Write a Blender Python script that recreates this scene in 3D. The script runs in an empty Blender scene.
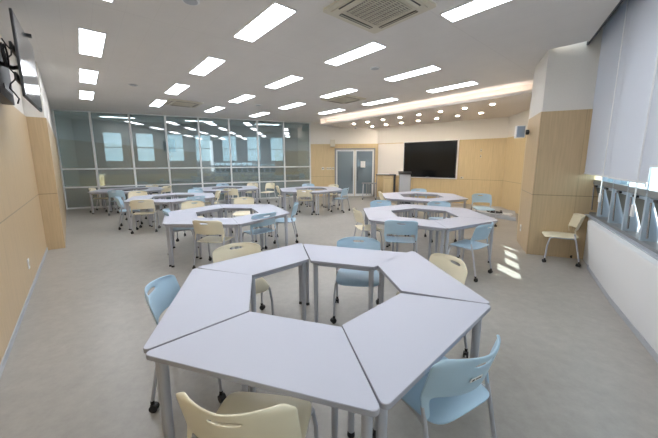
import bpy, bmesh, math, random
from mathutils import Vector, Matrix
random.seed(7)
R = math.radians
scene = bpy.context.scene
COL = scene.collection
HC = 3.46           # ceiling height
AD = 0.706          # direction of the light rows
UA = Vector((-math.sin(AD), math.cos(AD))); UB = Vector((math.cos(AD), math.sin(AD)))
def AB(a, b): return UA*a + UB*b

# ------------------------------------------------------------------ materials
def srgb(r, g, b):
    f = lambda c: (c/255/12.92) if c/255 <= .04045 else ((c/255+.055)/1.055)**2.4
    return (f(r), f(g), f(b), 1)
def mat(name, col, rough=.5, metal=0, spec=.5, coat=0, ior=1.5):
    m = bpy.data.materials.new(name); m.use_nodes = True
    b = m.node_tree.nodes['Principled BSDF']
    b.inputs['Base Color'].default_value = col; b.inputs['Roughness'].default_value = rough
    b.inputs['Metallic'].default_value = metal; b.inputs['Specular IOR Level'].default_value = spec
    b.inputs['Coat Weight'].default_value = coat; b.inputs['IOR'].default_value = ior
    return m
def emis(name, col, s):
    m = bpy.data.materials.new(name); m.use_nodes = True
    nt = m.node_tree; nt.nodes.clear()
    e = nt.nodes.new('ShaderNodeEmission'); o = nt.nodes.new('ShaderNodeOutputMaterial')
    e.inputs[0].default_value = col; e.inputs[1].default_value = s
    nt.links.new(e.outputs[0], o.inputs[0]); return m
def noise_tint(m, scale, amt, stretch=(1, 1, 1), detail=4, bump=0, coords='Object'):
    nt = m.node_tree; b = nt.nodes['Principled BSDF']
    tc = nt.nodes.new('ShaderNodeTexCoord'); mp = nt.nodes.new('ShaderNodeMapping')
    mp.inputs['Scale'].default_value = stretch
    n = nt.nodes.new('ShaderNodeTexNoise'); n.inputs['Scale'].default_value = scale; n.inputs['Detail'].default_value = detail
    nt.links.new(tc.outputs[coords], mp.inputs[0]); nt.links.new(mp.outputs[0], n.inputs['Vector'])
    r = nt.nodes.new('ShaderNodeMapRange'); r.inputs[1].default_value = .3; r.inputs[2].default_value = .7
    r.inputs[3].default_value = 1-amt; r.inputs[4].default_value = 1+amt
    nt.links.new(n.outputs['Fac'], r.inputs[0])
    mx = nt.nodes.new('ShaderNodeVectorMath'); mx.operation = 'MULTIPLY'
    c = b.inputs['Base Color'].default_value
    mx.inputs[0].default_value = (c[0], c[1], c[2]); nt.links.new(r.outputs[0], mx.inputs[1])
    nt.links.new(mx.outputs[0], b.inputs['Base Color'])
    if bump:
        bp = nt.nodes.new('ShaderNodeBump'); bp.inputs['Strength'].default_value = bump; bp.inputs['Distance'].default_value = .002
        nt.links.new(n.outputs['Fac'], bp.inputs['Height']); nt.links.new(bp.outputs[0], b.inputs['Normal'])
    return m, mx
def seams(m, mx, axis, step, width, off=0, dark=.6):
    """thin darker joints every `step` metres along a local axis"""
    nt = m.node_tree; b = nt.nodes['Principled BSDF']
    tc = nt.nodes.new('ShaderNodeTexCoord'); sp = nt.nodes.new('ShaderNodeSeparateXYZ')
    nt.links.new(tc.outputs['Object'], sp.inputs[0])
    def M(op, a, bb=None):
        n = nt.nodes.new('ShaderNodeMath'); n.operation = op
        if isinstance(a, (int, float)): n.inputs[0].default_value = a
        else: nt.links.new(a, n.inputs[0])
        if bb is not None:
            if isinstance(bb, (int, float)): n.inputs[1].default_value = bb
            else: nt.links.new(bb, n.inputs[1])
        return n.outputs[0]
    v = M('ADD', sp.outputs[axis], off)
    pm = M('PINGPONG', v, step/2)
    lt = M('LESS_THAN', pm, width/2)
    k = M('SUBTRACT', 1, M('MULTIPLY', lt, 1-dark))
    x = nt.nodes.new('ShaderNodeVectorMath'); x.operation = 'MULTIPLY'
    nt.links.new(mx.outputs[0], x.inputs[0]); nt.links.new(k, x.inputs[1])
    nt.links.new(x.outputs[0], b.inputs['Base Color'])
    return x
M = {}
M['wall'] = noise_tint(mat('wall_paint', srgb(232, 228, 220), .8), 40, .015)[0]
m, x = noise_tint(mat('ceiling_board', srgb(224, 221, 217), .85), 3, .015); x = seams(m, x, 0, .30, .004, dark=.93); seams(m, x, 1, 2.4, .006, .3, dark=.85); M['ceiling'] = m
M['soffit'] = mat('soffit_paint', srgb(228, 220, 212), .8)
def wood(name, col, groove, vstep):
    m, x = noise_tint(mat(name, col, .38, spec=.4), 6, .07, (7, 7, .35), 5)
    x = seams(m, x, 0, vstep, .006, .0, .78)
    # one horizontal joint
    nt = m.node_tree; b = nt.nodes['Principled BSDF']
    seams(m, x, 2, 40, .014, -groove, .62)
    return m
M['wood'] = wood('maple_panel', srgb(200, 176, 140), 1.08, .6)
M['wood_front'] = wood('maple_panel_front', srgb(212, 190, 148), .96, .6)
m, x = noise_tint(mat('vinyl_floor', srgb(162, 158, 151), .34, spec=.5), 1.6, .05, (1, 1, 1), 10)
nt = m.node_tree; b = nt.nodes['Principled BSDF']
n2 = nt.nodes.new('ShaderNodeTexNoise'); n2.inputs['Scale'].default_value = 9; n2.inputs['Detail'].default_value = 12; n2.inputs['Roughness'].default_value = .75
tc = nt.nodes.new('ShaderNodeTexCoord'); nt.links.new(tc.outputs['Object'], n2.inputs['Vector'])
r2 = nt.nodes.new('ShaderNodeMapRange'); r2.inputs[1].default_value = .3; r2.inputs[2].default_value = .7; r2.inputs[3].default_value = .88; r2.inputs[4].default_value = 1.12
nt.links.new(n2.outputs['Fac'], r2.inputs[0])
xx = nt.nodes.new('ShaderNodeVectorMath'); xx.operation = 'MULTIPLY'
nt.links.new(x.outputs[0], xx.inputs[0]); nt.links.new(r2.outputs[0], xx.inputs[1]); nt.links.new(xx.outputs[0], b.inputs['Base Color'])
M['floor'] = m
M['top'] = noise_tint(mat('lilac_grey_laminate', srgb(187, 189, 201), .4, spec=.4), 300, .02)[0]
M['edge'] = mat('grey_edge_band', srgb(164, 165, 174), .45)
M['silver'] = mat('silver_paint', srgb(186, 188, 196), .38, metal=.15)
M['skylit_alu'] = mat('skylit_aluminium', srgb(176, 190, 202), .4)  # mullion and sash colour, with the sky's pale blue light put in
M['chrome'] = mat('chrome', srgb(215, 215, 220), .15, metal=1)
M['alu'] = mat('white_aluminium', srgb(226, 228, 228), .4)
M['alu_grey'] = mat('grey_aluminium', srgb(140, 142, 142), .4, metal=.3)
M['cream'] = mat('cream_plastic', srgb(234, 225, 198), .38)
M['blue'] = mat('pale_blue_plastic', srgb(180, 208, 226), .38)
M['black'] = mat('black_plastic', srgb(28, 28, 30), .4)
M['dark'] = mat('dark_grey_plastic', srgb(60, 60, 64), .5)
M['grey'] = mat('light_grey_metal', srgb(176, 180, 186), .4)
M['white'] = mat('white_plastic', srgb(240, 240, 238), .4)
M['beige'] = mat('beige_plastic', srgb(208, 202, 184), .5)
M['screen'] = mat('screen_glass', (.006, .007, .008, 1), .12, spec=.35)
M['tvscreen'] = mat('television_glass', (.10, .11, .125, 1), .12, spec=.9, ior=2.0)
M['board'] = mat('white_board', srgb(238, 232, 224), .35)
M['paper'] = mat('paper', srgb(245, 245, 242), .7)
M['light'] = emis('light_diffuser', (.93, .97, 1.04, 1), 13)
M['spot'] = emis('downlight_lamp', (1, .88, .74, 1), 150)
M['led'] = emis('cove_strip', (1, .87, .78, 1), 9)
def clear_glass(name, tint, gl=.1):
    m = bpy.data.materials.new(name); m.use_nodes = True; nt = m.node_tree; nt.nodes.clear()
    t = nt.nodes.new('ShaderNodeBsdfTransparent'); t.inputs[0].default_value = tint
    g = nt.nodes.new('ShaderNodeBsdfGlossy'); g.inputs['Roughness'].default_value = .03
    mx = nt.nodes.new('ShaderNodeMixShader'); o = nt.nodes.new('ShaderNodeOutputMaterial'); mx.inputs[0].default_value = gl
    nt.links.new(t.outputs[0], mx.inputs[1]); nt.links.new(g.outputs[0], mx.inputs[2]); nt.links.new(mx.outputs[0], o.inputs[0]); return m
M['glass'] = clear_glass('window_glass', (.86, .94, .97, 1))
M['glass_frost'] = mat('grey_tinted_glass', srgb(128, 143, 145), .03, spec=1.0, ior=2.3)
M['glass_door'] = mat('grey_door_glass', srgb(112, 127, 136), .06, spec=.8, ior=1.8)
m = mat('grey_film_glass', srgb(118, 133, 135), .03, spec=1.0, ior=2.2); nt = m.node_tree
t = nt.nodes.new('ShaderNodeBsdfTransparent'); t.inputs[0].default_value = (.86, .95, .96, 1)
mx = nt.nodes.new('ShaderNodeMixShader'); mx.inputs[0].default_value = .42
nt.links.new(nt.nodes['Principled BSDF'].outputs[0], mx.inputs[1]); nt.links.new(t.outputs[0], mx.inputs[2]); nt.links.new(mx.outputs[0], nt.nodes['Material Output'].inputs[0])
M['glass_tint'] = m
m = bpy.data.materials.new('frosted_sash_glass'); m.use_nodes = True; nt = m.node_tree; nt.nodes.clear()
d = nt.nodes.new('ShaderNodeBsdfDiffuse'); d.inputs[0].default_value = srgb(128, 128, 122)
t = nt.nodes.new('ShaderNodeBsdfTranslucent'); t.inputs[0].default_value = srgb(120, 122, 120)
mx = nt.nodes.new('ShaderNodeMixShader'); mx.inputs[0].default_value = .35; o = nt.nodes.new('ShaderNodeOutputMaterial')
nt.links.new(d.outputs[0], mx.inputs[1]); nt.links.new(t.outputs[0], mx.inputs[2]); nt.links.new(mx.outputs[0], o.inputs[0]); M['frost'] = m
m = bpy.data.materials.new('blind_fabric'); m.use_nodes = True; nt = m.node_tree; nt.nodes.clear()
d = nt.nodes.new('ShaderNodeBsdfDiffuse'); d.inputs[0].default_value = srgb(226, 227, 231)
t = nt.nodes.new('ShaderNodeBsdfTranslucent'); t.inputs[0].default_value = srgb(185, 188, 198)
mx = nt.nodes.new('ShaderNodeMixShader'); mx.inputs[0].default_value = .25; o = nt.nodes.new('ShaderNodeOutputMaterial')
nt.links.new(d.outputs[0], mx.inputs[1]); nt.links.new(t.outputs[0], mx.inputs[2]); nt.links.new(mx.outputs[0], o.inputs[0]); M['blind'] = m

# ------------------------------------------------------------------ mesh helpers
def link(name, me, m=None, parent=None, loc=None, rz=None, kind=None):
    o = bpy.data.objects.new(name, me); COL.objects.link(o)
    if m is not None and me is not None and len(me.materials) == 0:
        for k in (m if isinstance(m, (list, tuple)) else [m]): me.materials.append(k)
    if parent: o.parent = parent
    if loc is not None: o.location = loc
    if rz is not None: o.rotation_euler = (0, 0, rz)
    if kind: o['kind'] = kind
    return o
def done(bm, name, smooth=False):
    bmesh.ops.recalc_face_normals(bm, faces=bm.faces)
    me = bpy.data.meshes.new(name); bm.to_mesh(me); bm.free()
    if smooth:
        for p in me.polygons: p.use_smooth = True
        me.set_sharp_from_angle(angle=R(38))
    return me
def bx(bm, x0, x1, y0, y1, z0, z1, mi=0, mtx=None):
    vs = [bm.verts.new((x, y, z)) for x in (x0, x1) for y in (y0, y1) for z in (z0, z1)]
    if mtx is not None:
        for v in vs: v.co = mtx @ v.co
    for f in ((0, 1, 3, 2), (4, 6, 7, 5), (0, 4, 5, 1), (2, 3, 7, 6), (0, 2, 6, 4), (1, 5, 7, 3)):
        bm.faces.new([vs[i] for i in f]).material_index = mi
def box(name, x0, x1, y0, y1, z0, z1, m, parent=None, loc=None, rz=None, kind=None, bevel=0):
    bm = bmesh.new(); bx(bm, x0, x1, y0, y1, z0, z1)
    if bevel: bmesh.ops.bevel(bm, geom=bm.edges[:], offset=bevel, segments=2, affect='EDGES', profile=.7)
    return link(name, done(bm, name, bool(bevel)), m, parent, loc, rz, kind)
def prism(bm, pts, z0, z1, mside=0, mtop=0):
    a = [bm.verts.new((p[0], p[1], z0)) for p in pts]; b = [bm.verts.new((p[0], p[1], z1)) for p in pts]
    n = len(pts)
    f1 = bm.faces.new(a[::-1]); f2 = bm.faces.new(b); f1.material_index = mside; f2.material_index = mtop
    for i in range(n):
        bm.faces.new((a[i], a[(i+1) % n], b[(i+1) % n], b[i])).material_index = mside
    return f2
def tube(bm, pts, r, seg=10, caps=True, mi=0):
    pts = [Vector(p) for p in pts]; rs = r if isinstance(r, (list, tuple)) else [r]*len(pts)
    rings = []; up = None
    for i, p in enumerate(pts):
        t = (pts[min(i+1, len(pts)-1)] - pts[max(i-1, 0)]).normalized()
        if up is None:
            up = Vector((0, 0, 1)) if abs(t.z) < .9 else Vector((1, 0, 0))
        s = t.cross(up).normalized(); up = s.cross(t).normalized()
        rings.append([bm.verts.new(p + (s*math.cos(2*math.pi*k/seg) + up*math.sin(2*math.pi*k/seg))*rs[i]) for k in range(seg)])
    for a, b in zip(rings, rings[1:]):
        for k in range(seg): bm.faces.new((a[k], a[(k+1) % seg], b[(k+1) % seg], b[k])).material_index = mi
    if caps:
        bm.faces.new(rings[0][::-1]).material_index = mi; bm.faces.new(rings[-1]).material_index = mi
def cyl(bm, c, axis, r, h, seg=16):
    a = Vector(axis).normalized(); c = Vector(c); tube(bm, [c-a*h/2, c+a*h/2], r, seg)
def roundpoly(pts, rads, seg=5):
    out = []; n = len(pts)
    for i in range(n):
        p = Vector(pts[i]); a = (Vector(pts[i-1])-p).normalized(); b = (Vector(pts[(i+1) % n])-p).normalized(); r = rads[i]
        half = a.angle(b)/2; d = r/math.tan(half); c = p+(a+b).normalized()*(r/math.sin(half))
        p0 = p+a*d-c; p1 = p+b*d-c
        an0 = math.atan2(p0.y, p0.x); an1 = math.atan2(p1.y, p1.x); da = (an1-an0+math.pi) % (2*math.pi)-math.pi
        for k in range(seg+1):
            t = an0+da*k/seg; out.append((c.x+r*math.cos(t), c.y+r*math.sin(t)))
    return out
def bake(me, name, mods):
    """mesh with modifiers applied"""
    o = bpy.data.objects.new('tmp', me); COL.objects.link(o)
    for typ, kw in mods:
        md = o.modifiers.new(typ, typ)
        for k, v in kw.items(): setattr(md, k, v)
    dg = bpy.context.evaluated_depsgraph_get(); dg.update()
    nm = bpy.data.meshes.new_from_object(o.evaluated_get(dg)); nm.name = name
    bpy.data.objects.remove(o)
    for p in nm.polygons: p.use_smooth = True
    return nm
def tag(o, label, cat, group=None):
    o['label'] = label; o['category'] = cat
    if group: o['group'] = group
    return o
def thing(name, label, cat, loc=(0, 0, 0), rz=0, group=None):
    o = bpy.data.objects.new(name, None); COL.objects.link(o); o.empty_display_size = .1
    o.location = loc; o.rotation_euler = (0, 0, rz); return tag(o, label, cat, group)
KIDS = {}
def kids(o): return [c for c in bpy.data.objects if c.parent is o]
def copy_tree(o, parent=None, tree=None):
    c = o.copy(); COL.objects.link(c); c.parent = parent
    for ch, sub in tree: copy_tree(ch, c, sub)
    return c
def treeof(o): return [(c, treeof(c)) for c in kids(o)]
def frame_of(P, Q, flip=False):
    P = Vector(P[:2]); Q = Vector(Q[:2]); d = Q-P
    return P, d.length, math.atan2(d.y, d.x)
def wallbox(name, P, Q, z0, z1, y0, y1, m, x0=0, x1=None, parent=None, kind='structure'):
    """slab along P->Q, local x along the wall, +y to the left of P->Q"""
    P0, L, a = frame_of(P, Q)
    return box(name, x0, L if x1 is None else x1, y0, y1, z0, z1, m, parent, (P0.x, P0.y, 0) if parent is None else None, a if parent is None else None, kind)
def onwall(P, Q, x, y, z=0):
    P0, L, a = frame_of(P, Q); d = Vector((math.cos(a), math.sin(a))); n = Vector((-d.y, d.x))
    w = P0+d*x+n*y; return (w.x, w.y, z), a

# ------------------------------------------------------------------ plan of the room (metres, camera over the origin)
Lb = AB(-.603, -.68)                       # left wall, behind the camera
L1 = AB(7.6, -.67); L2 = AB(7.6, -.41)     # return of the wood panelling
G0 = Vector((-9.43, 10.19)); G1 = Vector((-.86, 13.9))
W1 = Vector((2.28, 13.77)); W2 = Vector((6.35, 10.5)); W3 = Vector((6.04, 9.02))
CL = Vector((4.0, 5.93)); C1 = Vector((3.60, 5.05)); C2 = Vector((4.62, 4.63))
TP = Vector((2.79, 2.35)); td = Vector((.502, .865)).normalized(); tn = Vector((td.y, -td.x))
def T(s, off): return TP + td*s + tn*off
FP = Vector((2.60, 2.05)); FQ = Vector((4.10, 4.40))
Tb = T(-3.75, .35)
plan = [Lb, L1, L2, G0, G1, W1, W2, W3, CL, C1, C2, T(2.6, .6), T(-3.9, .6)]
bm = bmesh.new(); prism(bm, plan[::-1], -.1, 0)
link('floor', done(bm, 'floor'), M['floor'], kind='structure')
ceil = [Lb, L1, L2, G0, G1, W1, W2, W3, CL, C1, T(2.62, -.17), T(-3.75, -.17)]
bm = bmesh.new(); prism(bm, [(Matrix.Rotation(-AD, 2) @ Vector(p)) for p in ceil][::-1], HC, HC+.12)
link('ceiling', done(bm, 'ceiling'), M['ceiling'], rz=AD, kind='structure')
bm = bmesh.new(); prism(bm, [T(2.95, -.17), T(-3.95, -.17), T(-3.95, .7), T(2.95, .7)][::-1], 3.85, 3.9)
prism(bm, [T(2.95, -.17), T(-3.95, -.17), T(-3.95, -.14), T(2.95, -.14)][::-1], HC, 3.85)
link('ceiling_right', done(bm, 'blind_pocket'), M['dark'], kind='structure')

wallbox('wall_left', Lb, L1, 0, HC, 0, .15, M['wall'])
wallbox('wall_left_return', L1, L2, 0, HC, 0, .15, M['wall'])
wallbox('wall_left_far', L2, G0, 0, HC, 0, .15, M['wall'])
wallbox('wall_back', Tb, Lb, 0, 3.9, 0, .15, M['wall'])
wallbox('trim_1', Lb, L1, 0, 2.48, -.02, 0, M['wood'])
wallbox('trim_2', L1, L2, 0, 2.48, -.02, 0, M['wood'], -.0, .28)
wallbox('trim_3', L2, G0, 0, 2.48, -.02, 0, M['wood'], .02)
wallbox('wall_front_door', G1, W1, 0, HC, 0, .15, M['wall'])
wallbox('wall_front', W1, W2, 0, HC, 0, .15, M['wall'])
wallbox('wall_front_right', W2, W3, 0, HC, 0, .15, M['wall'])
wallbox('wall_right_far', W3, CL, 0, HC, 0, .15, M['wall'])
wallbox('wall_pillar_left', CL, C1, 0, HC, 0, .1, M['wall'])
wallbox('wall_pillar', C1, C2, 0, 3.85, 0, .1, M['wall'])
wallbox('trim_4', G1, W1, 0, 2.48, -.02, 0, M['wood_front'])
wallbox('trim_5', W1, W2, 0, 2.48, -.02, 0, M['wood_front'], 0, None)
wallbox('trim_6', W2, W3, 0, 2.48, -.02, 0, M['wood_front'])
wallbox('trim_7', W3, CL, 0, 2.48, -.02, 0, M['wood_front'])
wallbox('trim_8', CL, C1, 0, 2.48, -.02, 0, M['wood'])
wallbox('trim_9', C1, C2, 0, 2.48, -.02, 0, M['wood'], -.02)
wallbox('baseboard_left', Lb, L1, 0, .06, -.03, -.02, M['grey'])

# lowered ceiling over the board wall, with its cove
def cut(P, Q, f):   # point on P-Q where f=0
    a, b = f(P), f(Q); return P + (Q-P)*(a/(a-b))
S0 = AB(9.95, 8.0); X1 = cut(G1, W1, lambda p: p.dot(UA)-9.95); X2 = cut(W3, CL, lambda p: p.dot(UB)-8.0)
X3 = cut(W3, CL, lambda p: p.dot(UB)-8.3); S3 = AB(9.95, 8.3)
bm = bmesh.new(); prism(bm, [S0, X1, W1, W2, W3, X2][::-1], 3.20, 3.22)
A2 = X2.dot(UA); A3 = X3.dot(UA)
prism(bm, [AB(9.95, 8.0), AB(9.95, 8.02), AB(A2, 8.02), AB(A2, 8.0)][::-1], 3.22, 3.275)
prism(bm, [AB(9.95, 8.30), AB(9.95, 8.33), AB(A3, 8.33), AB(A3, 8.3)][::-1], 3.22, HC)
prism(bm, [AB(9.95, 8.0), X1, X1+UA*-.03, AB(9.92, 8.0)][::-1], 3.22, HC)
link('ceiling_front', done(bm, 'soffit'), M['soffit'], kind='structure')
bm = bmesh.new(); prism(bm, [AB(9.85, 8.05), AB(9.85, 8.08), AB(A3+.05, 8.08), AB(A3+.05, 8.05)][::-1], 3.22, 3.245)
tag(link('cove_light', done(bm, 'cove_light'), M['led']), 'long warm light strip hidden in the cove along the lowered ceiling', 'light strip')

# ------------------------------------------------------------------ glass partition
P0, GL, ga = frame_of(G0, G1)
part = link('window_1', None, kind='structure', loc=(G0.x, G0.y, 0), rz=ga)
stations = [0.035] + [1.05+1.167*k for k in range(7)] + [GL-.035]
for k, x in enumerate(stations):
    box('mullion', x-.03, x+.03, -.04, .05, 0, HC, M['alu'], part)
for k in range(8):
    a, b = stations[k]+.03, stations[k+1]-.03
    for z0, z1 in ((.06, .755), (.805, 1.405), (1.455, HC-.04)):
        box('pane', a, b, .0, .012, z0, z1, M['glass_frost'] if z1 < 1 else M['glass_tint'], part)
for z0, z1 in ((0, .06), (.755, .805), (1.405, 1.455), (HC-.04, HC)):
    box('rail', 0, GL, -.03, .04, z0, z1, M['alu'], part)

# corridor seen dimly through the tinted glass
cdr = link('wall_corridor', None, kind='structure', loc=(G0.x, G0.y, 0), rz=ga)
CD = 2.6
box('corridor_floor', -.3, GL+.2, .05, CD+.1, -.1, 0, M['floor'], cdr)
box('corridor_ceiling', -.3, GL+.2, .05, CD+.1, HC, HC+.1, M['ceiling'], cdr)
box('end_wall', -.4, -.3, .05, CD+.1, 0, HC, M['wall'], cdr); box('end_wall', GL+.2, GL+.3, .05, CD+.1, 0, HC, M['wall'], cdr)
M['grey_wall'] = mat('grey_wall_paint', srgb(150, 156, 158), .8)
ws = [(.70+1.22*k, 1.36+1.22*k) for k in range(7)]
ed = [-.3]+[v for w_ in ws for v in w_]+[GL+.2]
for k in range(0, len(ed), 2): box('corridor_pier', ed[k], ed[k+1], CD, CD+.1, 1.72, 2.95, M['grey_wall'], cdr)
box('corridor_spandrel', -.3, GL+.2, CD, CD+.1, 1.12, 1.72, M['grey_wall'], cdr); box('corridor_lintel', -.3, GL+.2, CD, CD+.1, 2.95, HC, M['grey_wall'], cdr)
box('corridor_wainscot', -.3, GL+.2, CD-.02, CD+.1, 0, 1.12, M['wood_front'], cdr)
for a_, b_ in ws:
    box('corridor_window_pane', a_, b_, CD+.04, CD+.05, 1.72, 2.95, M['glass'], cdr)
    box('corridor_window_bar', a_, b_, CD+.02, CD+.06, 2.30, 2.34, M['alu'], cdr)
for k in range(3):  # three lamps added to brighten the corridor
    w_ = Vector((G0.x, G0.y)) + Vector((math.cos(ga), math.sin(ga)))*(1.6+3*k) + Vector((-math.sin(ga), math.cos(ga)))*1.3
    t = thing('ceiling_light', ['added fill light behind the left part of the glass partition', 'added fill light behind the middle of the glass partition', 'added fill light behind the right part of the glass partition'][k], 'ceiling light', (w_.x, w_.y, HC), ga+math.pi/2, 'added corridor fill lights')
    box('frame', -.15, .15, -.59, .59, -.012, 0, M['alu'], t); box('diffuser', -.138, .138, -.575, .575, -.016, -.012, M['light'], t)

# ------------------------------------------------------------------ double door, sign, switches, speakers
P0, L, a = frame_of(G1, W1)
dr = link('door_1', None, kind='structure', loc=(G1.x, G1.y, 0), rz=a)
x0, x1 = 1.20, 2.98; xm = (x0+x1)/2
bm = bmesh.new()
for q in (x0-.06, x1): bx(bm, q, q+.06, -.06, 0, 0, 2.28)
bx(bm, x0-.06, x1+.06, -.06, 0, 2.22, 2.28)
link('door_frame', done(bm, 'door_frame'), M['alu_grey'], dr)
for q0, q1, hx in ((x0, xm-.01, xm-.13), (xm+.01, x1, xm+.13)):
    bm = bmesh.new(); w = .07
    bx(bm, q0, q0+w, -.05, -.015, .01, 2.21); bx(bm, q1-w, q1, -.05, -.015, .01, 2.21)
    bx(bm, q0, q1, -.05, -.015, .01, .14); bx(bm, q0, q1, -.05, -.015, 2.14, 2.21)
    lf = link('door_leaf', done(bm, 'door_leaf'), M['alu'], dr)
    box('glass_panel', q0+w, q1-w, -.04, -.03, .14, 2.14, M['glass_door'], lf)
    bm = bmesh.new(); tube(bm, [(hx, -.05, .75), (hx, -.10, .78), (hx, -.10, 1.35), (hx, -.05, 1.38)], .014, 10)
    link('handle', done(bm, 'handle', True), M['dark'], lf)
loc, a = onwall(G1, W1, 2.47, -.06, 1.53)
n = thing('paper_notice', 'white paper notice taped to the right leaf of the grey double door', 'notice', loc, a)
box('sheet', -.11, .11, -.004, 0, -.15, .15, M['paper'], n)
bm = bmesh.new()
for k in range(6): bx(bm, -.08, .08 if k < 5 else .0, -.0055, -.004, .10-.042*k, .108-.042*k)
link('printed_lines', done(bm, 'lines'), M['grey'], n)
for k, (x, w, lab) in enumerate(((.58, .11, 'larger white control panel, leftmost of the row of switches left of the double door'),
        (.80, .07, 'white light switch next to the larger control panel left of the door'),
        (.93, .07, 'middle white light switch in the row left of the double door'),
        (1.06, .07, 'white light switch in the row closest to the door frame'))):
    loc, a = onwall(G1, W1, x, -.022, 1.34)
    t = thing('wall_switch', lab, 'switch', loc, a, 'switches beside the double door')
    box('switch_plate', -w/2, w/2, -.012, 0, -.06, .06, M['white'], t, bevel=.003)
    box('rocker', -w/4, w/4, -.017, -.012, -.03, .03, M['dark'], t)
def speaker(loc, rz, lab, m, gm, arm, sz=1):
    t = thing('wall_speaker', lab, 'speaker', loc, rz)
    box('cabinet', -.11*sz, .11*sz, -.11*sz, .09*sz, -.16*sz, .16*sz, m, t, bevel=.012)
    box('grille', -.09*sz, .09*sz, -.12*sz, -.11*sz, -.14*sz, .14*sz, gm, t, bevel=.004)
    a = Vector(arm)
    bm = bmesh.new(); tube(bm, [a*.3, a], .014, 10); cyl(bm, a, a, .05, .02, 16)
    link('bracket', done(bm, 'bracket', True), M['black'], t)
M['grille'] = mat('speaker_grille', srgb(150, 165, 182), .6)
loc, a = onwall(G1, W1, 1.05, -.245, 2.50)
speaker(loc, a, 'beige wall speaker beside the top left corner of the double door', M['beige'], M['beige'], (0, .22, 0))
loc, a = onwall(CL, C1, .28, -.19, 2.22)
speaker(loc, R(-22), 'white wall speaker with blue-grey grille on the wooden pillar right of the screen', M['white'], M['grille'], (.15, .12, 0), .72)

# board, big screen
loc, a = onwall(W1, W2, 0, -.022)
wb = thing('whiteboard', 'plain white wall board between the double door and the black screen', 'whiteboard', loc, a)
box('board_surface', .06, 1.30, -.015, 0, 1.07, 2.45, M['board'], wb, bevel=.004)
box('pen_tray', .1, 1.28, -.07, -.015, 1.045, 1.07, M['alu'], wb)
sc = thing('display_screen', 'large black wall display with thin pale frame', 'screen', loc, a)
bm = bmesh.new()
bx(bm, 1.33, 3.62, -.05, 0, .96, 2.50); 
link('frame', done(bm, 'frame'), M['white'], sc)
box('bezel', 1.37, 3.57, -.07, -.05, 1.0, 2.47, M['black'], sc, bevel=.006)
box('screen', 1.41, 3.53, -.073, -.07, 1.04, 2.43, M['screen'], sc)
bm = bmesh.new(); bx(bm, 2.38, 2.52, -.0745, -.073, 1.018, 1.03)
link('status_light', done(bm, 'status'), M['grey'], sc)
for z, lab in ((2.06, 'upper small latch on the wood panel right of the display'), (1.84, 'lower small latch on the wood panel right of the display')):
    loc, a2 = onwall(W1, W2, 4.41, -.022, z)
    t = thing('panel_latch', lab, 'latch', loc, a2)
    box('latch_plate', -.02, .02, -.01, 0, -.055, .055, M['beige'], t, bevel=.002); box('latch_knob', -.008, .008, -.03, -.01, -.02, .02, M['dark'], t)
loc, a2 = onwall(W1, W2, 3.80, -.022, 1.02)
t = thing('wall_socket', 'small socket with plugs below the right corner of the black display', 'socket', loc, a2)
box('socket_plate', -.06, .06, -.012, 0, -.04, .04, M['beige'], t, bevel=.003); box('plug', -.03, .0, -.04, -.012, -.015, .015, M['black'], t)
for (P, Q, x, z, lab) in ((Lb, L1, 5.90, .36, 'white socket plate low on the left wooden wall'), (CL, C1, .32, .34, 'white socket plate low on the narrow side of the wooden pillar')):
    loc, a2 = onwall(P, Q, x, -.022, z)
    t = thing('wall_socket', lab, 'socket', loc, a2)
    box('socket_plate', -.045, .045, -.01, 0, -.065, .065, M['white'], t, bevel=.003); box('socket_face', -.025, .025, -.013, -.01, -.025, .025, M['beige'], t)

# ------------------------------------------------------------------ window side
wa = math.atan2(td.y, td.x)
def tpt(s, off, z):      # local coordinates of the window band: x along the wall, -y outward
    return (s, -off, z)
wr = link('wall_right', None, kind='structure', loc=(TP.x, TP.y, 0), rz=wa)
fl0 = FP-TP
def loc_of(p):
    d = Vector(p)-TP; return (d.dot(td), -d.dot(tn))
# slanted ledge in front of the windows: foot follows the floor line, top overhangs a little
bm = bmesh.new()
fd = (FQ-FP).normalized()
def foot(s):
    p = FP + fd*((TP+td*s-FP).dot(fd)); q = loc_of(p); return (s, q[1])
secs = [-3.75, -1, 1, 2.0, 2.22, 2.32, 2.37]
rings = []
for s in secs:
    c = max(0, s-2.2)/.17; ins = .09*(1-math.sqrt(max(0, 1-min(1, c)**2)))
    fy = foot(s)[1]
    if s <= -1: fy = min(fy, -.05) if fy > 0 else fy
    prof = [(fy-ins, .0), (-.0-ins, .745), (-.012-ins, .765), (-.03-ins, .77), (-.40, .77), (-.40, 0)]
    rings.append([bm.verts.new((s, y, z)) for y, z in prof])
for a_, b_ in zip(rings, rings[1:]):
    for k in range(6): bm.faces.new((a_[k], a_[(k+1) % 6], b_[(k+1) % 6], b_[k]))
bm.faces.new(rings[0]); bm.faces.new(rings[-1][::-1])
M['ledge'] = mat('ledge_paint', srgb(226, 226, 226), .5)
link('window_ledge', done(bm, 'window_ledge', True), M['ledge'], wr)
box('ledge_infill', 2.37, 3.0, -.55, -.14, 0, .77, M['ledge'], wr)
box('sill_top', -3.75, 3.0, -.42, -.08, .77, .785, M['grey'], wr)
bm = bmesh.new()
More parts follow.
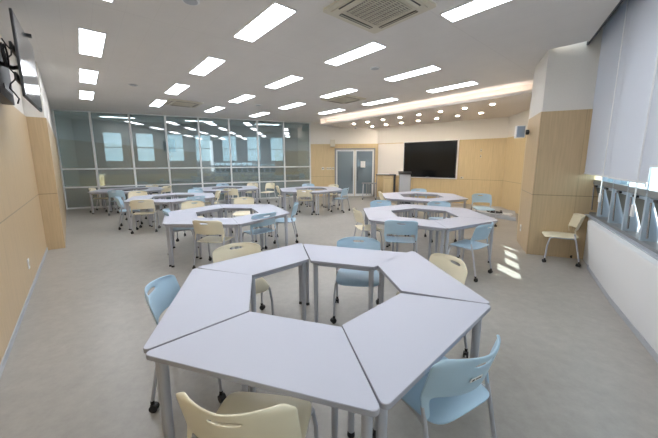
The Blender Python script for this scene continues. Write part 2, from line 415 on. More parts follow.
for a_, b_ in zip(secs[:-2], secs[1:-1]):
    fa, fb = foot(a_)[1], foot(b_)[1]
    if a_ <= -1: fa = min(fa, -.05)
    if b_ <= -1: fb = min(fb, -.05)
    v = [bm.verts.new(c) for c in ((a_, fa+.012, 0), (b_, fb+.012, 0), (b_, fb-.03, 0), (a_, fa-.03, 0), (a_, fa+.012, .06), (b_, fb+.012, .06), (b_, fb-.03, .06), (a_, fa-.03, .06))]
    for f in ((0, 1, 2, 3), (4, 7, 6, 5), (0, 4, 5, 1), (3, 2, 6, 7)): bm.faces.new([v[i] for i in f])
link('baseboard_right', done(bm, 'baseboard'), M['grey'], wr)
win = link('window_2', None, kind='structure', loc=(TP.x, TP.y, 0), rz=wa)
RZ = 1.30
box('window_transom', -3.75, 3.0, -.27, -.14, RZ-.01, RZ+.06, M['alu_grey'], win)
box('window_head', -3.75, 3.0, -.27, -.14, 3.70, 3.85, M['alu_grey'], win)
box('bottom_rail', -3.75, 3.0, -.27, -.14, .785, .82, M['alu_grey'], win)
sh = [2.92-.52*k for k in range(13)]
for k, s in enumerate(sh):
    box('mullion', s-.022, s+.022, -.27, -.14, .82, 3.70, M['skylit_alu'], win)
for k in range(12):
    a_, b_ = sh[k+1]+.035, sh[k]-.035
    box('upper_pane', a_, b_, -.20, -.194, RZ+.06, 3.70, M['glass'], win)
    # bottom sash hinged at its top edge, standing open outward
    mt = Matrix.Translation((0, -.17, RZ-.015)) @ Matrix.Rotation(R(-16), 4, 'X')
    bm = bmesh.new()
    for q in ((a_, a_+.02), (b_-.02, b_)): bx(bm, q[0], q[1], -.012, .012, -.49, 0, mtx=mt)
    bx(bm, a_, b_, -.02, .02, -.49, -.455, mtx=mt); bx(bm, a_, b_, -.02, .02, -.035, 0, mtx=mt)
    sa = link('sash', done(bm, 'sash'), M['skylit_alu'], win)
    bm = bmesh.new(); bx(bm, a_+.035, b_-.035, -.004, .004, -.455, -.035, mtx=mt)
    link('sash_glass', done(bm, 'sash_glass'), M['frost'], sa)
    bm = bmesh.new(); tube(bm, [(b_-.06, -.15, RZ-.06), (b_-.06, -.165, .86)], .010, 8); link('strut', done(bm, 'strut', True), M['chrome'], sa)
    bm = bmesh.new(); bx(bm, (a_+b_)/2-.05, (a_+b_)/2+.05, -.15, -.125, RZ-.045, RZ-.02)
    link('sash_latch', done(bm, 'latch'), M['black'], sa)
# unseen slab, added outside to keep sun out of the near windows
bm = bmesh.new(); bx(bm, -8.5, -2.35, -2.4, -.30, 3.92, 4.07)
link('sun_blocker', done(bm, 'sun_blocker'), M['wall'], kind='structure', loc=(TP.x, TP.y, 0), rz=wa)
bm = bmesh.new(); bx(bm, 1.44, 1.56, -1.15, -.32, -.1, 3.9)  # unseen upright slab, added outside to cut sunlight falling on the pillar
link('sun_baffle', done(bm, 'baffle'), M['wall'], kind='structure', loc=(TP.x, TP.y, 0), rz=wa)
# roller blinds
for (s0, s1, zb, lab) in ((1.603, 2.93, 1.45, 'far roller blind, beside the pillar, hanging to the lower sill windows'),
                          (.462, 1.60, 1.44, 'middle roller blind, between the far one and the shorter near one'),
                          (-1.2, .46, 1.60, 'near roller blind at the right edge of view, pulled up a little higher'),
                          (-3.2, -1.23, 1.60, 'roller blind behind the camera at the near end of the window wall')):
    t = thing('roller_blind', lab, 'blind', (TP.x, TP.y, 0), wa, 'roller blinds')
    box('fabric', s0, s1, -.012, -.009, zb+.02, 3.66, M['blind'], t)
    box('hem_bar', s0, s1, -.018, -.003, zb, zb+.022, M['alu'], t, bevel=.003)
    bm = bmesh.new(); tube(bm, [(s0, -.03, 3.68), (s1, -.03, 3.68)], .03, 12)
    link('roller', done(bm, 'roller', True), M['alu'], t)
    if s0 > 0:
        c = s0+.14 if s0 > 1 else s0+.16
        bm = bmesh.new()
        for dx in (-.012, .012): tube(bm, [(c+dx, .012, 3.6), (c+dx, .012, zb-.22)], .003, 6)
        link('bead_chain', done(bm, 'chain'), M['white'], t)
        box('chain_weight', c-.028, c+.028, .004, .022, zb-.34, zb-.22, M['white'], t, bevel=.004)

# ------------------------------------------------------------------ ceiling fixtures
A0, B0, DA, DB = 3.713, .319, 2.247, 1.697
bm = bmesh.new()
bx(bm, -.15, .15, -.59, .59, -.012, 0); lf_me = done(bm, 'light_frame'); lf_me.materials.append(M['alu'])
bm = bmesh.new(); bx(bm, -.138, .138, -.575, .575, -.016, -.012); ld_me = done(bm, 'light_diffuser'); ld_me.materials.append(M['light'])
cn = ['first', 'second', 'third', 'fourth', 'fifth']; 
rn = {-2: 'behind the camera', -1: 'overhead at the near end', 0: 'nearest to the camera but one', 1: 'second in view', 2: 'third in view', 3: 'farthest'}
for c, rows in ((0, range(-2, 3)), (1, range(-1, 4)), (2, range(-1, 4)), (3, range(0, 4)), (4, range(0, 3))):
    rows = list(rows)
    for r in rows:
        rr = r+1 if c == 0 else r
        if c == 0 and rr > 3: continue
        w = AB(A0+DA*rr, B0+DB*c)
        k = rows.index(r); ordn = ['nearest', 'second', 'third', 'fourth', 'fifth'][k]
        t = thing('ceiling_light', f'long white ceiling light panel, {ordn} along the {cn[c]} row from the left wall', 'ceiling light', (w.x, w.y, HC), AD, 'ceiling light panels')
        link('frame', lf_me, parent=t); link('diffuser', ld_me, parent=t)
w = AB(A0-2*DA, B0)
# downlights in the lowered ceiling
bm = bmesh.new(); cyl(bm, (0, 0, -.004), (0, 0, 1), .075, .008, 20); dr_me = done(bm, 'trim_ring', True); dr_me.materials.append(M['white'])
bm = bmesh.new(); cyl(bm, (0, 0, -.010), (0, 0, 1), .055, .006, 20); dl_me = done(bm, 'lamp', True); dl_me.materials.append(M['spot'])
on = ['nearest', 'second', 'third', 'fourth', 'fifth', 'sixth', 'seventh', 'farthest']
for row, (b, a0, nn) in enumerate(((8.72, 3.34, 8), (9.98, 4.15, 7))):
    for k in range(nn):
        q = a0+.757*k if row == 0 else a0+.765*k
        w = AB(q, b)
        t = thing('downlight', f'small round warm downlight, {on[k] if k < nn-1 else "farthest"} in the {"row beside the cove" if row == 0 else "row closer to the board wall"}', 'downlight', (w.x, w.y, 3.20), 0, 'downlights')
        link('trim_ring', dr_me, parent=t); link('lamp', dl_me, parent=t)
# cassette air conditioners
def cassette(a, b, lab):
    w = AB(a, b)
    t = thing('air_conditioner', lab, 'air conditioner', (w.x, w.y, HC), AD, 'ceiling air conditioners')
    bm = bmesh.new()
    s = .475
    pts = roundpoly([(-s, -s), (s, -s), (s, s), (-s, s)], [.03]*4, 3); prism(bm, pts, -.025, 0)
    i_ = .40; bx(bm, -i_, i_, -i_, i_, -.035, -.025)
    link('panel', done(bm, 'panel'), M['beige'], t)
    for k in range(4):
        bm = bmesh.new(); mt = Matrix.Rotation(k*math.pi/2, 4, 'Z')
        bx(bm, -.28, .28, .335, .385, -.040, -.034, mtx=mt)
        f = link('air_outlet', done(bm, 'outlet'), M['black'], t)
        bm = bmesh.new(); mt = Matrix.Rotation(k*math.pi/2, 4, 'Z') @ Matrix.Translation((0, .355, -.043)) @ Matrix.Rotation(R(25), 4, 'X')
        bx(bm, -.275, .275, -.02, .02, -.003, .003, mtx=mt); link('louvre', done(bm, 'louvre'), M['beige'], f)
    bm = bmesh.new(); bx(bm, -.27, .27, -.27, .27, -.038, -.034); link('intake', done(bm, 'intake'), M['dark'], t)
    bm = bmesh.new()
    for k in range(17): bx(bm, -.27, .27, -.265+.033*k-.007, -.265+.033*k+.007, -.046, -.038)
    for k in range(-3, 4): bx(bm, .08*k-.004, .08*k+.004, -.27, .27, -.047, -.038)
    link('grille', done(bm, 'grille'), M['beige'], t)
cassette(2.44, 2.86, 'large ceiling cassette air conditioner at the top of view, nearest of three')
cassette(6.38, 6.0, 'ceiling cassette air conditioner next to the cove of the lowered ceiling')
cassette(9.97, 2.6, 'far ceiling cassette air conditioner near the glass partition')
for a_, b_, lab in ((8.42, 1.14, 'round ceiling speaker between the first two light rows'), (8.78, 4.52, 'round ceiling speaker in the far part of the ceiling'),
               (3.95, 4.56, 'round ceiling speaker between the third and fourth light rows'), (3.71, 1.13, 'round ceiling speaker at the upper left near the first light row')):
    w = AB(a_, b_); t = thing('ceiling_speaker', lab, 'ceiling speaker', (w.x, w.y, HC), 0, 'round ceiling speakers')
    bm = bmesh.new(); tube(bm, [(0, 0, 0), (0, 0, -.012)], [.10, .09], 24); link('rim', done(bm, 'rim', True), M['alu'], t)
    bm = bmesh.new(); cyl(bm, (0, 0, -.014), (0, 0, 1), .075, .004, 24); link('grille', done(bm, 'g', True), M['grey'], t)
w = AB(9.35, 9.55); t = thing('dome_camera', 'small white dome camera under the lowered ceiling above the door', 'camera', (w.x, w.y, 3.20))
bm = bmesh.new(); tube(bm, [(0, 0, .004), (0, 0, -.04)], .06, 20); link('base', done(bm, 'b', True), M['white'], t)
bm = bmesh.new(); tube(bm, [(0, 0, -.04), (0, 0, -.06), (0, 0, -.08), (0, 0, -.09)], [.05, .045, .03, .01], 20); link('dome', done(bm, 'd', True), M['grey'], t)
w = AB(2.45, 4.72); 

# ------------------------------------------------------------------ television on the left wall
n0 = Vector((-3.08, 3.07)); n1 = Vector((-3.84, 4.02)); d = n1-n0; W_ = d.length; ta = math.atan2(d.y, d.x)
tv = thing('television', 'black flat television on a swing arm high on the left wall', 'television', (n0.x, n0.y, 2.33), ta)
box('casing', 0, W_, 0, .022, 0, .82, M['black'], tv, bevel=.006)
box('screen', .012, W_-.012, -.003, 0, .014, .806, M['tvscreen'], tv)
box('rear_housing', .35, W_-.2, .022, .06, .1, .6, M['dark'], tv, bevel=.01)
box('clip', W_-.42, W_-.36, -.04, .05, .82, .85, M['black'], tv)
bm = bmesh.new(); tube(bm, [(.55, .06, .4), (.65, .14, .4), (.45, .22, .4)], .022, 10); bx(bm, .25, .95, .07, .09, .2, .28); bx(bm, .25, .95, .07, .09, .5, .58)
bx(bm, .3, .6, .21, .225, .15, .65)
link('wall_arm', done(bm, 'arm'), M['black'], tv)
bm = bmesh.new()
tube(bm, [(.35+.02*math.sin(k), .12+.03*math.cos(k*1.3), .62-.05*k) for k in range(14)], .007, 8)
tube(bm, [(.22+.09*math.cos(k*.55), .12, .42+.11*math.sin(k*.55)) for k in range(13)], .008, 8)
tube(bm, [(.25+.08*math.cos(k*.5+.4), .14, .44+.10*math.sin(k*.5)) for k in range(14)], .007, 8)
link('cables', done(bm, 'cables', True), M['black'], tv)
loc, a2 = onwall(Lb, L1, 5.65, -.10, 2.42)
t = thing('media_box', 'dark media box behind the television on the left wall', 'media box', loc, a2)
box('case', -.5, .35, -.03, .08, -.05, .55, M['dark'], t, bevel=.01); box('port_strip', -.25, .25, -.036, -.03, .05, .1, M['black'], t)

# ------------------------------------------------------------------ lectern, wooden stand, small table, podium
def dirpx(az, D): return Vector((math.sin(az)*D, math.cos(az)*D))
t = thing('lectern', 'grey lectern with a black slanted top in front of the display', 'lectern', (2.99, 11.40, 0), R(-12))
box('front_panel', -.20, .20, -.22, -.19, .10, 1.18, M['grey'], t, bevel=.006)
box('side_panel', -.215, -.19, -.20, .22, .05, 1.17, M['alu_grey'], t); box('side_panel', .19, .215, -.20, .22, .05, 1.17, M['alu_grey'], t)
box('shelf', -.19, .19, -.18, .20, .55, .57, M['alu_grey'], t)
box('base', -.24, .24, -.26, .26, .03, .07, M['dark'], t, bevel=.008)
mt = Matrix.Translation((0, 0, 1.22)) @ Matrix.Rotation(R(8), 4, 'X'); bm = bmesh.new(); bx(bm, -.25, .25, -.26, .24, -.015, .015, mtx=mt); link('top', done(bm, 'top'), M['black'], t)
bm = bmesh.new()
for q in ((-.2, -.22), (.2, -.22), (-.2, .22), (.2, .22)): cyl(bm, (q[0], q[1], .02), (1, 0, 0), .02, .02, 12)
link('castors', done(bm, 'c'), M['black'], t)
t = thing('wooden_stand', 'tall wooden stand with a dark top under the white board', 'stand', (2.45, 12.45, 0), R(-10))
box('cabinet_body', -.10, .26, -.2, .2, .02, 1.08, M['wood_plain'] if 'wood_plain' in M else M['wood_front'], t, bevel=.004)
box('top', -.42, .42, -.25, .25, 1.08, 1.115, M['dark'], t, bevel=.004)
box('end_post', .33, .40, -.2, .2, 0, 1.08, M['dark'], t); box('end_post', -.40, -.37, -.2, .2, 0, 1.08, M['alu_grey'], t)
t = thing('paper_stack', 'loose white papers lying on the dark top of the wooden stand', 'papers', (2.38, 12.42, 1.117), R(8))
box('sheets', -.30, -.02, -.12, .10, 0, .03, M['paper'], t); box('sheets', .02, .2, -.08, .12, 0, .018, M['paper'], t)
t = thing('small_table', 'small grey folding table on black castors beside the double door', 'table', (1.78, 12.75, 0), R(-8))
box('tabletop', -.32, .32, -.25, .25, .70, .725, M['alu_grey'], t, bevel=.006)
for q in ((-.28, -.2), (.28, -.2), (-.28, .2), (.28, .2)):
    bm = bmesh.new(); tube(bm, [(q[0], q[1], .06), (q[0]*.9, q[1]*.8, .70)], .018, 10); l = link('leg', done(bm, 'leg', True), M['silver'], t)
    bm = bmesh.new(); cyl(bm, (q[0], q[1], .035), (1, 0, 0), .035, .04, 14); link('castor', done(bm, 'castor', True), M['black'], l)
for k in range(3): box('folded_top', -.12+.10*k, -.09+.10*k, -.2, .2, .22, .66, M['alu_grey'], t, bevel=.004)
bm = bmesh.new(); prism(bm, [(5.20, 7.87), (5.90, 9.02), (5.55, 9.9), (4.60, 9.15)], 0, .10)
tag(link('podium', done(bm, 'podium'), M['grey']), 'low grey floor podium in the front right corner, strewn with cables', 'podium')
for k, (c, r0, lab, mm) in enumerate((((5.05, 8.7), .16, 'tangle of black cable on the corner podium, left heap', 'black'), ((5.25, 8.35), .12, 'tangle of white and grey cable on the corner podium, right heap', 'white'))):
    rnd = random.Random(k+3)
    pts = [(c[0]+r0*math.cos(q*.9)*(.5+.7*rnd.random()), c[1]+r0*1.3*math.sin(q*.9)*(.5+.7*rnd.random()), .112+.03*rnd.random()) for q in range(34)]
    bm = bmesh.new(); tube(bm, pts, .011, 7); tag(link('cable_tangle', done(bm, 'cable', True), M[mm]), lab, 'cable')
t = thing('power_strip', 'black power strip lying between the cables on the corner podium', 'power strip', (5.30, 8.75, .10), R(60))
box('body', -.18, .18, -.03, .03, 0, .04, M['black'], t, bevel=.006); 
for k in range(4): box('socket', -.14+.08*k, -.10+.08*k, -.02, .02, .04, .043, M['dark'], t)

# ------------------------------------------------------------------ trapezoid tables
def make_table():
    t = thing('trapezoid_table', '', 'table')
    pts = roundpoly([(.598, .258), (-.598, .258), (-.302, -.258), (.302, -.258)], [.024, .024, .010, .010], 5)
    bm = bmesh.new(); f = prism(bm, pts, .692, .72)
    bmesh.ops.recalc_face_normals(bm, faces=bm.faces)
    me = bpy.data.meshes.new('tabletop'); bm.to_mesh(me); bm.free(); me.materials.append(M['top'])
    for p in me.polygons: p.use_smooth = False
    link('tabletop', me, parent=t)
    bm = bmesh.new(); n = len(pts)
    c = Vector((0, .0)); o1 = [Vector(p)*1.0 for p in pts]
    outp = roundpoly([(.6025, .2605), (-.6025, .2605), (-.3035, -.2605), (.3035, -.2605)], [.027, .027, .012, .012], 5)
    a = [[bm.verts.new((q.x if hasattr(q, 'x') else q[0], q.y if hasattr(q, 'y') else q[1], z)) for q in P] for P, z in ((pts, .7195), (outp, .7175), (outp, .6945), (pts, .6925))]
    for r1, r2 in zip(a, a[1:]):
        for k in range(n): bm.faces.new((r1[k], r1[(k+1) % n], r2[(k+1) % n], r2[k]))
    link('edge_band', done(bm, 'edge_band', True), M['edge'], t)
    # steel frame
    bm = bmesh.new()
    cs = [(.53, .20), (-.53, .20), (-.27, -.20), (.27, -.20)]
    for k in range(4):
        p, q = Vector(cs[k]), Vector(cs[(k+1) % 4]); d = q-p; an = math.atan2(d.y, d.x)
        mt = Matrix.Translation((p.x, p.y, 0)) @ Matrix.Rotation(an, 4, 'Z'); bx(bm, 0, d.length, -.012, .012, .655, .692, mtx=mt)
    link('frame', done(bm, 'frame'), M['silver'], t)
    bm = bmesh.new(); tube(bm, [(0, 0, .03), (0, 0, .692)], [.019, .0245], 16); lme = done(bm, 'leg', True); lme.materials.append(M['silver'])
    bm = bmesh.new(); tube(bm, [(0, 0, 0), (0, 0, .012), (0, 0, .03)], [.024, .024, .016], 14); fme = done(bm, 'foot', True); fme.materials.append(M['black'])
    for x, y in ((.53, .20), (-.53, .20), (-.275, -.205), (.275, -.205)):
        l = link('leg', lme, parent=t, loc=(x, y, 0)); link('foot', fme, parent=l)
    return t
tab0 = make_table(); tabt = treeof(tab0); used = False
def place_table(x, y, a, label, group):
    global used
    o = tab0 if not used else copy_tree(tab0, None, tabt)
    used = True
    o.location = (x, y, 0); o.rotation_euler = (0, 0, a); o['label'] = label; o['group'] = group
SEG = ['near', 'near right', 'far right', 'far', 'far left', 'near left']
def ring_names(cx, cy, mids):
    """names of the six segments, seen from the camera"""
    base = math.atan2(-cy, -cx); best = None
    rel = [((math.atan2(y-cy, x-cx)-base) % (2*math.pi)) for x, y in mids]
    for off in [k*R(5)-R(30) for k in range(13)]:
        b = [round((r-off)/(math.pi/3)) % 6 for r in rel]
        if len(set(b)) == 6:
            e = abs(off)
            if best is None or e < best[0]: best = (e, b)
    return [SEG[k] for k in best[1]] if best else [SEG[k] for k in range(6)]
RINGS = {}
def ring(name, cx, cy, t0, group, poses=None, gap=.006):
    if poses is None:
        poses = []
        for i in range(6):
            t = t0-(i+.5)*math.pi/3; rr = .78+gap
            poses.append((cx+rr*math.cos(t), cy+rr*math.sin(t), t-math.pi/2))
    nm = ring_names(cx, cy, [(p[0], p[1]) for p in poses])
    for (x, y, a), s in zip(poses, nm):
        place_table(x, y, a, f'grey trapezoid table, the {s} segment of {name}', group)
    RINGS[group] = (cx, cy)
near = [(-.838, 1.968, 1.800), (-.599, 2.713, .731), (.190, 2.836, -.304), (.742, 2.352, -1.412), (.472, 1.578, -2.391), (-.294, 1.383, -3.441)]
ring('the big hexagon of tables nearest the camera', -.05, 2.14, 0, 'tables of the nearest hexagon', near)
ring('the middle hexagon left of centre', -1.93, 5.388, .998, 'tables of the middle left hexagon')
ring('the middle hexagon right of centre', 1.72, 5.20, .493, 'tables of the middle right hexagon')
ring('the hexagon behind the middle left one', -4.30, 7.92, .95, 'tables of the hexagon behind the middle left one')
ring('the far centre hexagon by the glass partition', -3.72, 10.55, .9, 'tables of the far centre hexagon')
ring('the far left hexagon by the glass partition', -7.0, 10.15, .9, 'tables of the far left hexagon')
ring('the far hexagon before the double door', -.62, 10.05, .75, 'tables of the hexagon before the door')
ring('the hexagon in front of the black display', 2.56, 7.95, .45, 'tables of the hexagon before the display')

# ------------------------------------------------------------------ chairs
def chair_meshes():
    # seat shell
    N = 32; rings = [0, .35, .65, .85, .95, 1]
    def outline(t):
        c, s = math.cos(t), math.sin(t); e = .36
        x = math.copysign(abs(c)**e, c); y = math.copysign(abs(s)**e, s)
        w = .232 + .018*min(y, 0)
        return x*w, y*.222
    def h(x, y):
        z = .452 - .010*math.cos(x/.225*1.3)*math.cos((y+.03)/.215*1.2)
        if y > .13: z -= (y-.13)**2*2.6
        if y < -.12: z += (-.12-y)**2*1.5
        return z
    bm = bmesh.new(); top = []; bot = []
    for L_, dz in ((top, 0), (bot, -.014)):
        for r in rings:
            if r == 0: L_.append([bm.verts.new((0, 0, h(0, 0)+dz))]); continue
            row = []
            for k in range(N):
                x, y = outline(2*math.pi*k/N); rr = r
                z = h(x*r, y*r)+dz - (.004 if r == 1 and dz == 0 else 0) + (.004 if r == 1 and dz < 0 else 0)
                row.append(bm.verts.new((x*rr, y*rr, z)))
            L_.append(row)
    for L_, fl in ((top, 0), (bot, 1)):
        for k in range(N):
            f = [L_[0][0], L_[1][k], L_[1][(k+1) % N]]; bm.faces.new(f[::-1] if fl else f)
        for a, b in zip(L_[1:], L_[2:]):
            for k in range(N):
                f = (a[k], b[k], b[(k+1) % N], a[(k+1) % N]); bm.faces.new(f[::-1] if fl else f)
    for k in range(N): bm.faces.new((top[-1][k], bot[-1][k], bot[-1][(k+1) % N], top[-1][(k+1) % N]))
    seat = done(bm, 'seat', True)
    # back shell: coarse net, thickened and smoothed; wings run down at the sides to the tubes
    us = [-1, -.86, -.62, -.26, 0, .26, .62, .86, 1]
    vs = [0, .07, .30, .60, .735, .825, .95, 1]
    def bp(u, v):
        wid = .250 - .004*v
        if v > .8: wid -= .05*((v-.8)/.2)**2.2
        z = .570 + .240*v
        if v > .9: z -= .018*abs(u)**3
        z -= .008*(1-abs(u))*v
        x = u*wid; y = -.225 - .070*v + .095*abs(u)**2.0
        return (x, y, z)
    bm = bmesh.new(); g = [[bm.verts.new(bp(u, v)) for u in us] for v in vs]
    for j in range(len(vs)-1):
        for i in range(len(us)-1):
            if j == 4 and i in (3, 4): continue
            bm.faces.new((g[j][i], g[j][i+1], g[j+1][i+1], g[j+1][i]))
    for s, cols in ((-1, (0, 1)), (1, (7, 8))):       # wings
        prev = [g[0][c] for c in cols]
        for z, inn in ((.52, .012), (.465, .02)):
            row = []
            for c in cols:
                u = us[c]; x = u*.250; 
                if (s < 0 and c == 1) or (s > 0 and c == 7): x = s*(.250-.034)
                row.append(bm.verts.new((x, -.225+.095*abs(u)**2.0-(.570-z)*.20, z)))
            bm.faces.new((prev[0], prev[1], row[1], row[0])); prev = row
    me = done(bm, 'backrest')
    back = bake(me, 'backrest', [('SOLIDIFY', dict(thickness=.011, offset=0)), ('SUBSURF', dict(levels=2, render_levels=2))])
    # legs
    def legs(pts, r=.0115):
        bm = bmesh.new(); tube(bm, pts, r, 12); return done(bm, 'leg', True)
    fl = [legs([(s*.243, .205, .075), (s*.240, .19, .30), (s*.228, .165, .415), (s*.220, .12, .433)]) for s in (-1, 1)]
    bl = [legs([(s*.243, -.235, .075), (s*.240, -.190, .30), (s*.238, -.160, .44), (s*.238, -.142, .52)]) for s in (-1, 1)]
    bm = bmesh.new()
    for s in (-1, 1): tube(bm, [(s*.220, .125, .433), (s*.220, -.10, .432), (s*.238, -.160, .436)], .0105, 10)
    for y in (.09, -.11): tube(bm, [(-.220, y, .431), (.220, y, .431)], .009, 10)
    fr = done(bm, 'seat_frame', True)
    bm = bmesh.new()
    for s in (-1, 1): cyl(bm, (s*.013, -.008, .027), (1, 0, 0), .027, .014, 18)
    tube(bm, [(0, 0, .08), (0, 0, .045), (0, -.008, .03)], [.013, .012, .010], 10); bx(bm, -.012, .012, -.03, .012, .03, .052)
    cas = done(bm, 'castor', True)
    bm = bmesh.new(); bx(bm, -.038, .038, -.0015, .0015, -.011, .011); lab = done(bm, 'sticker'); 
    for m_ in (lab,): m_.materials.append(M['paper'])
    bm = bmesh.new(); bx(bm, -.030, -.014, -.0022, -.0015, -.006, .006); bx(bm, -.006, .03, -.0022, -.0015, -.004, .004); lab2 = done(bm, 'print'); lab2.materials.append(M['dark'])
    for me_, m_ in ((cas, 'black'), (fr, 'silver')): me_.materials.append(M[m_])
    for me_ in fl+bl: me_.materials.append(M['silver'])
    return seat, back, fl, bl, fr, cas, lab, lab2
SEAT, BACK, FL, BL, FR, CAS, LAB, LAB2 = chair_meshes()
protos = {}
def make_chair(color):
    t = thing('classroom_chair', '', 'chair')
    s = SEAT.copy(); s.materials.clear(); s.materials.append(M[color]); b = BACK.copy(); b.materials.clear(); b.materials.append(M[color])
    link('seat', s, parent=t); link('backrest', b, parent=t); link('seat_frame', FR, parent=t)
    for me, pos in ((FL[0], (-.243, .205)), (FL[1], (.243, .205)), (BL[0], (-.243, -.235)), (BL[1], (.243, -.235))):
        l = link('leg', me, parent=t); link('castor', CAS, parent=l, loc=(pos[0], pos[1], 0), rz=random.random()*6)
    return t
for c in ('cream', 'blue'):
    protos[c] = [make_chair(c), None, False]; protos[c][1] = treeof(protos[c][0])
def chair(color, mx, my, deg, label, group, sticker=False, origin=False):
    """mx,my: middle of the top of the backrest; deg: facing, anticlockwise from +Y"""
    pr = protos[color]; o = pr[0] if not pr[2] else copy_tree(pr[0], None, pr[1]); pr[2] = True
    a = R(deg); f = Vector((-math.sin(a), math.cos(a))); p = Vector((mx, my)) + (f*0 if origin else f*.27)
    o.location = (p.x, p.y, 0); o.rotation_euler = (0, 0, a); o['label'] = label; o['group'] = group
    if sticker:
        bk = [c for c in kids(o) if c.name.startswith('backrest')][0]
        l = link('sticker', LAB, parent=bk, loc=(-.03, -.2605, .672)); l.rotation_euler = (R(16), 0, R(-2)); l['label'] = 'small white sticker with a dark mark'
        q = link('sticker_print', LAB2, parent=bk, loc=(-.03, -.2605, .672)); q.rotation_euler = (R(16), 0, R(-2))
    return o
chair('cream', -.375, .895, -8, 'cream chair at the bottom edge, back to the camera, pushed under the nearest hexagon', 'chairs around the nearest hexagon')
chair('blue', -1.275, 1.95, -79, 'pale blue chair at the left side of the nearest hexagon', 'chairs around the nearest hexagon')
chair('cream', -1.00, 2.99, 208, 'cream chair facing the camera at the far left side of the nearest hexagon', 'chairs around the nearest hexagon')
chair('blue', .34, 3.24, 174, 'pale blue chair facing the camera at the far side of the nearest hexagon', 'chairs around the nearest hexagon')
chair('cream', 1.14, 2.50, 106, 'cream chair at the right side of the nearest hexagon', 'chairs around the nearest hexagon')
chair('blue', .71, 1.20, 28, 'pale blue chair with a white sticker, at the near right side of the nearest hexagon', 'chairs around the nearest hexagon', sticker=True)
chair('cream', -1.87, 4.22, -9, 'cream chair, back to the camera, at the near side of the middle left hexagon', 'chairs around the middle left hexagon')
chair('blue', -1.06, 4.84, 44, 'pale blue chair, back to camera, at the near right side of the middle left hexagon', 'chairs around the middle left hexagon')
chair('blue', -.66, 6.03, 95, 'pale blue chair seen from the side at the right end of the middle left hexagon', 'chairs around the middle left hexagon')
chair('cream', -2.10, 7.13, 186, 'cream chair facing the camera at the far side of the middle left hexagon', 'chairs around the middle left hexagon')
chair('cream', -3.03, 6.43, 188, 'cream chair facing the camera between the middle left hexagon and the one behind', 'chairs around the middle left hexagon')
chair('blue', -3.03, 5.22, -64, 'pale blue chair seen from the side at the left end of the middle left hexagon', 'chairs around the middle left hexagon')
chair('cream', .46, 5.24, -82, 'cream chair seen from the side at the left end of the middle right hexagon', 'chairs around the middle right hexagon')
chair('blue', 1.07, 4.17, -11, 'pale blue chair, back to the camera, at the near side of the middle right hexagon', 'chairs around the middle right hexagon')
chair('blue', 2.25, 3.94, 38, 'pale blue chair at the near right of the middle right hexagon, beside the sunlit floor', 'chairs around the middle right hexagon')
chair('blue', 1.14, 6.45, 190, 'pale blue chair top showing beyond the left part of the middle right hexagon', 'chairs around the middle right hexagon')
chair('blue', 2.38, 6.26, 178, 'pale blue chair top showing beyond the middle right hexagon, facing the camera', 'chairs around the middle right hexagon')
chair('blue', 4.08, 7.72, 172, 'pale blue chair pulled out alone beside the corner podium', 'chairs around the middle right hexagon')
chair('cream', -4.38, 6.66, 22, 'cream chair, back to camera, near side of the hexagon behind the middle left one', 'chairs around the hexagon behind the middle left one')
chair('blue', -5.38, 7.22, -60, 'pale blue chair at the left side of the hexagon behind the middle left one', 'chairs around the hexagon behind the middle left one')
chair('cream', -5.80, 8.75, 200, 'cream chair facing the camera, far left side of the hexagon behind the middle left one', 'chairs around the hexagon behind the middle left one')
chair('blue', -3.37, 7.35, 50, 'pale blue chair at the near right side of the hexagon behind the middle left one', 'chairs around the hexagon behind the middle left one')
chair('blue', -4.35, 9.45, 180, 'pale blue chair facing the camera beyond the hexagon behind the middle left one', 'chairs around the hexagon behind the middle left one')
chair('cream', -3.30, 8.70, 120, 'small cream chair at the right end of the hexagon behind the middle left one', 'chairs around the hexagon behind the middle left one')
chair('blue', -6.70, 8.95, 5, 'pale blue chair, back to camera, at the near side of the far left hexagon', 'chairs around the far left hexagon')
chair('cream', -8.10, 9.75, -70, 'cream chair seen edge-on at the left end of the far left hexagon', 'chairs around the far left hexagon')
chair('cream', -6.85, 11.25, 180, 'cream chair top beyond the far left hexagon against the glass partition', 'chairs around the far left hexagon')
chair('cream', -5.95, 10.70, 80, 'cream chair at the right side of the far left hexagon', 'chairs around the far left hexagon')
chair('blue', -4.30, 11.72, 185, 'pale blue chair top beyond the far centre hexagon against the glass partition', 'chairs around the far centre hexagon')
chair('blue', -4.60, 9.90, -30, 'pale blue chair at the near left of the far centre hexagon', 'chairs around the far centre hexagon')
chair('cream', -3.27, 9.45, -5, 'cream chair, back to camera, at the near side of the far centre hexagon', 'chairs around the far centre hexagon')
chair('cream', -3.15, 12.05, 170, 'cream chair top at the far right of the far centre hexagon', 'chairs around the far centre hexagon')
chair('cream', -2.38, 12.00, 150, 'cream chair standing off alone right of the far centre hexagon, facing the camera', 'chairs around the far centre hexagon')
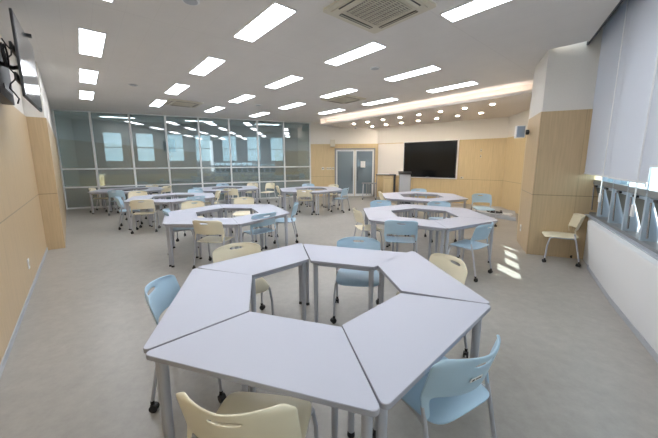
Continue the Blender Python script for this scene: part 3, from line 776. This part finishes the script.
chair('cream', -1.90, 10.40, -80, 'cream chair at the left end of the hexagon before the double door', 'chairs around the hexagon before the door')
chair('blue', -.82, 11.45, 180, 'pale blue chair top beyond the hexagon before the double door', 'chairs around the hexagon before the door')
chair('cream', -.78, 8.92, -5, 'cream chair, back to camera, at the near side of the hexagon before the door', 'chairs around the hexagon before the door')
chair('cream', .23, 11.05, 140, 'cream chair at the far right of the hexagon before the door, before its left leaf', 'chairs around the hexagon before the door')
chair('blue', .62, 9.50, 62, 'pale blue chair right of the hexagon before the door, turned out into the aisle', 'chairs around the hexagon before the door')
chair('cream', 1.45, 8.30, -95, 'cream chair seen from the side at the left end of the hexagon before the display', 'chairs around the hexagon before the display')
chair('blue', 2.85, 9.20, 178, 'pale blue chair top beyond the hexagon, in front of the display', 'chairs around the hexagon before the display')
chair('cream', 3.86, 4.70, 62, 'single cream chair standing against the wooden pillar by the windows', 'chair by the pillar', origin=True)

# ------------------------------------------------------------------ light and camera
w = bpy.data.worlds.new('sky'); scene.world = w; w.use_nodes = True
bg = w.node_tree.nodes['Background']; bg.inputs[0].default_value = (.80, .92, 1, 1); bg.inputs[1].default_value = 3.0
sd = bpy.data.lights.new('sun', 'SUN'); sd.energy = 14; sd.angle = R(.6); sd.color = (1, .95, .87)
so = bpy.data.objects.new('sun', sd); COL.objects.link(so)
trav = Vector((-.14, .99, -.87)); so.rotation_euler = trav.to_track_quat('-Z', 'Y').to_euler()
cd = bpy.data.cameras.new('camera'); cam = bpy.data.objects.new('camera', cd); COL.objects.link(cam)
F, PIT, ROLL, SY = 288.44, .1546, .0034, -12.48
cd.sensor_fit = 'HORIZONTAL'; cd.sensor_width = 36; cd.lens = F/658*36; cd.shift_y = SY/658; cd.clip_start = .05
cam.location = (0, 0, 1.665)
cam.rotation_euler = (Matrix.Rotation(math.pi/2-PIT, 4, 'X') @ Matrix.Rotation(-ROLL, 4, 'Z')).to_euler()
scene.camera = cam
vs = scene.view_settings; vs.view_transform = 'Standard'; vs.look = 'None'; vs.gamma = 1; vs.use_curve_mapping = False
vs.exposure = .42
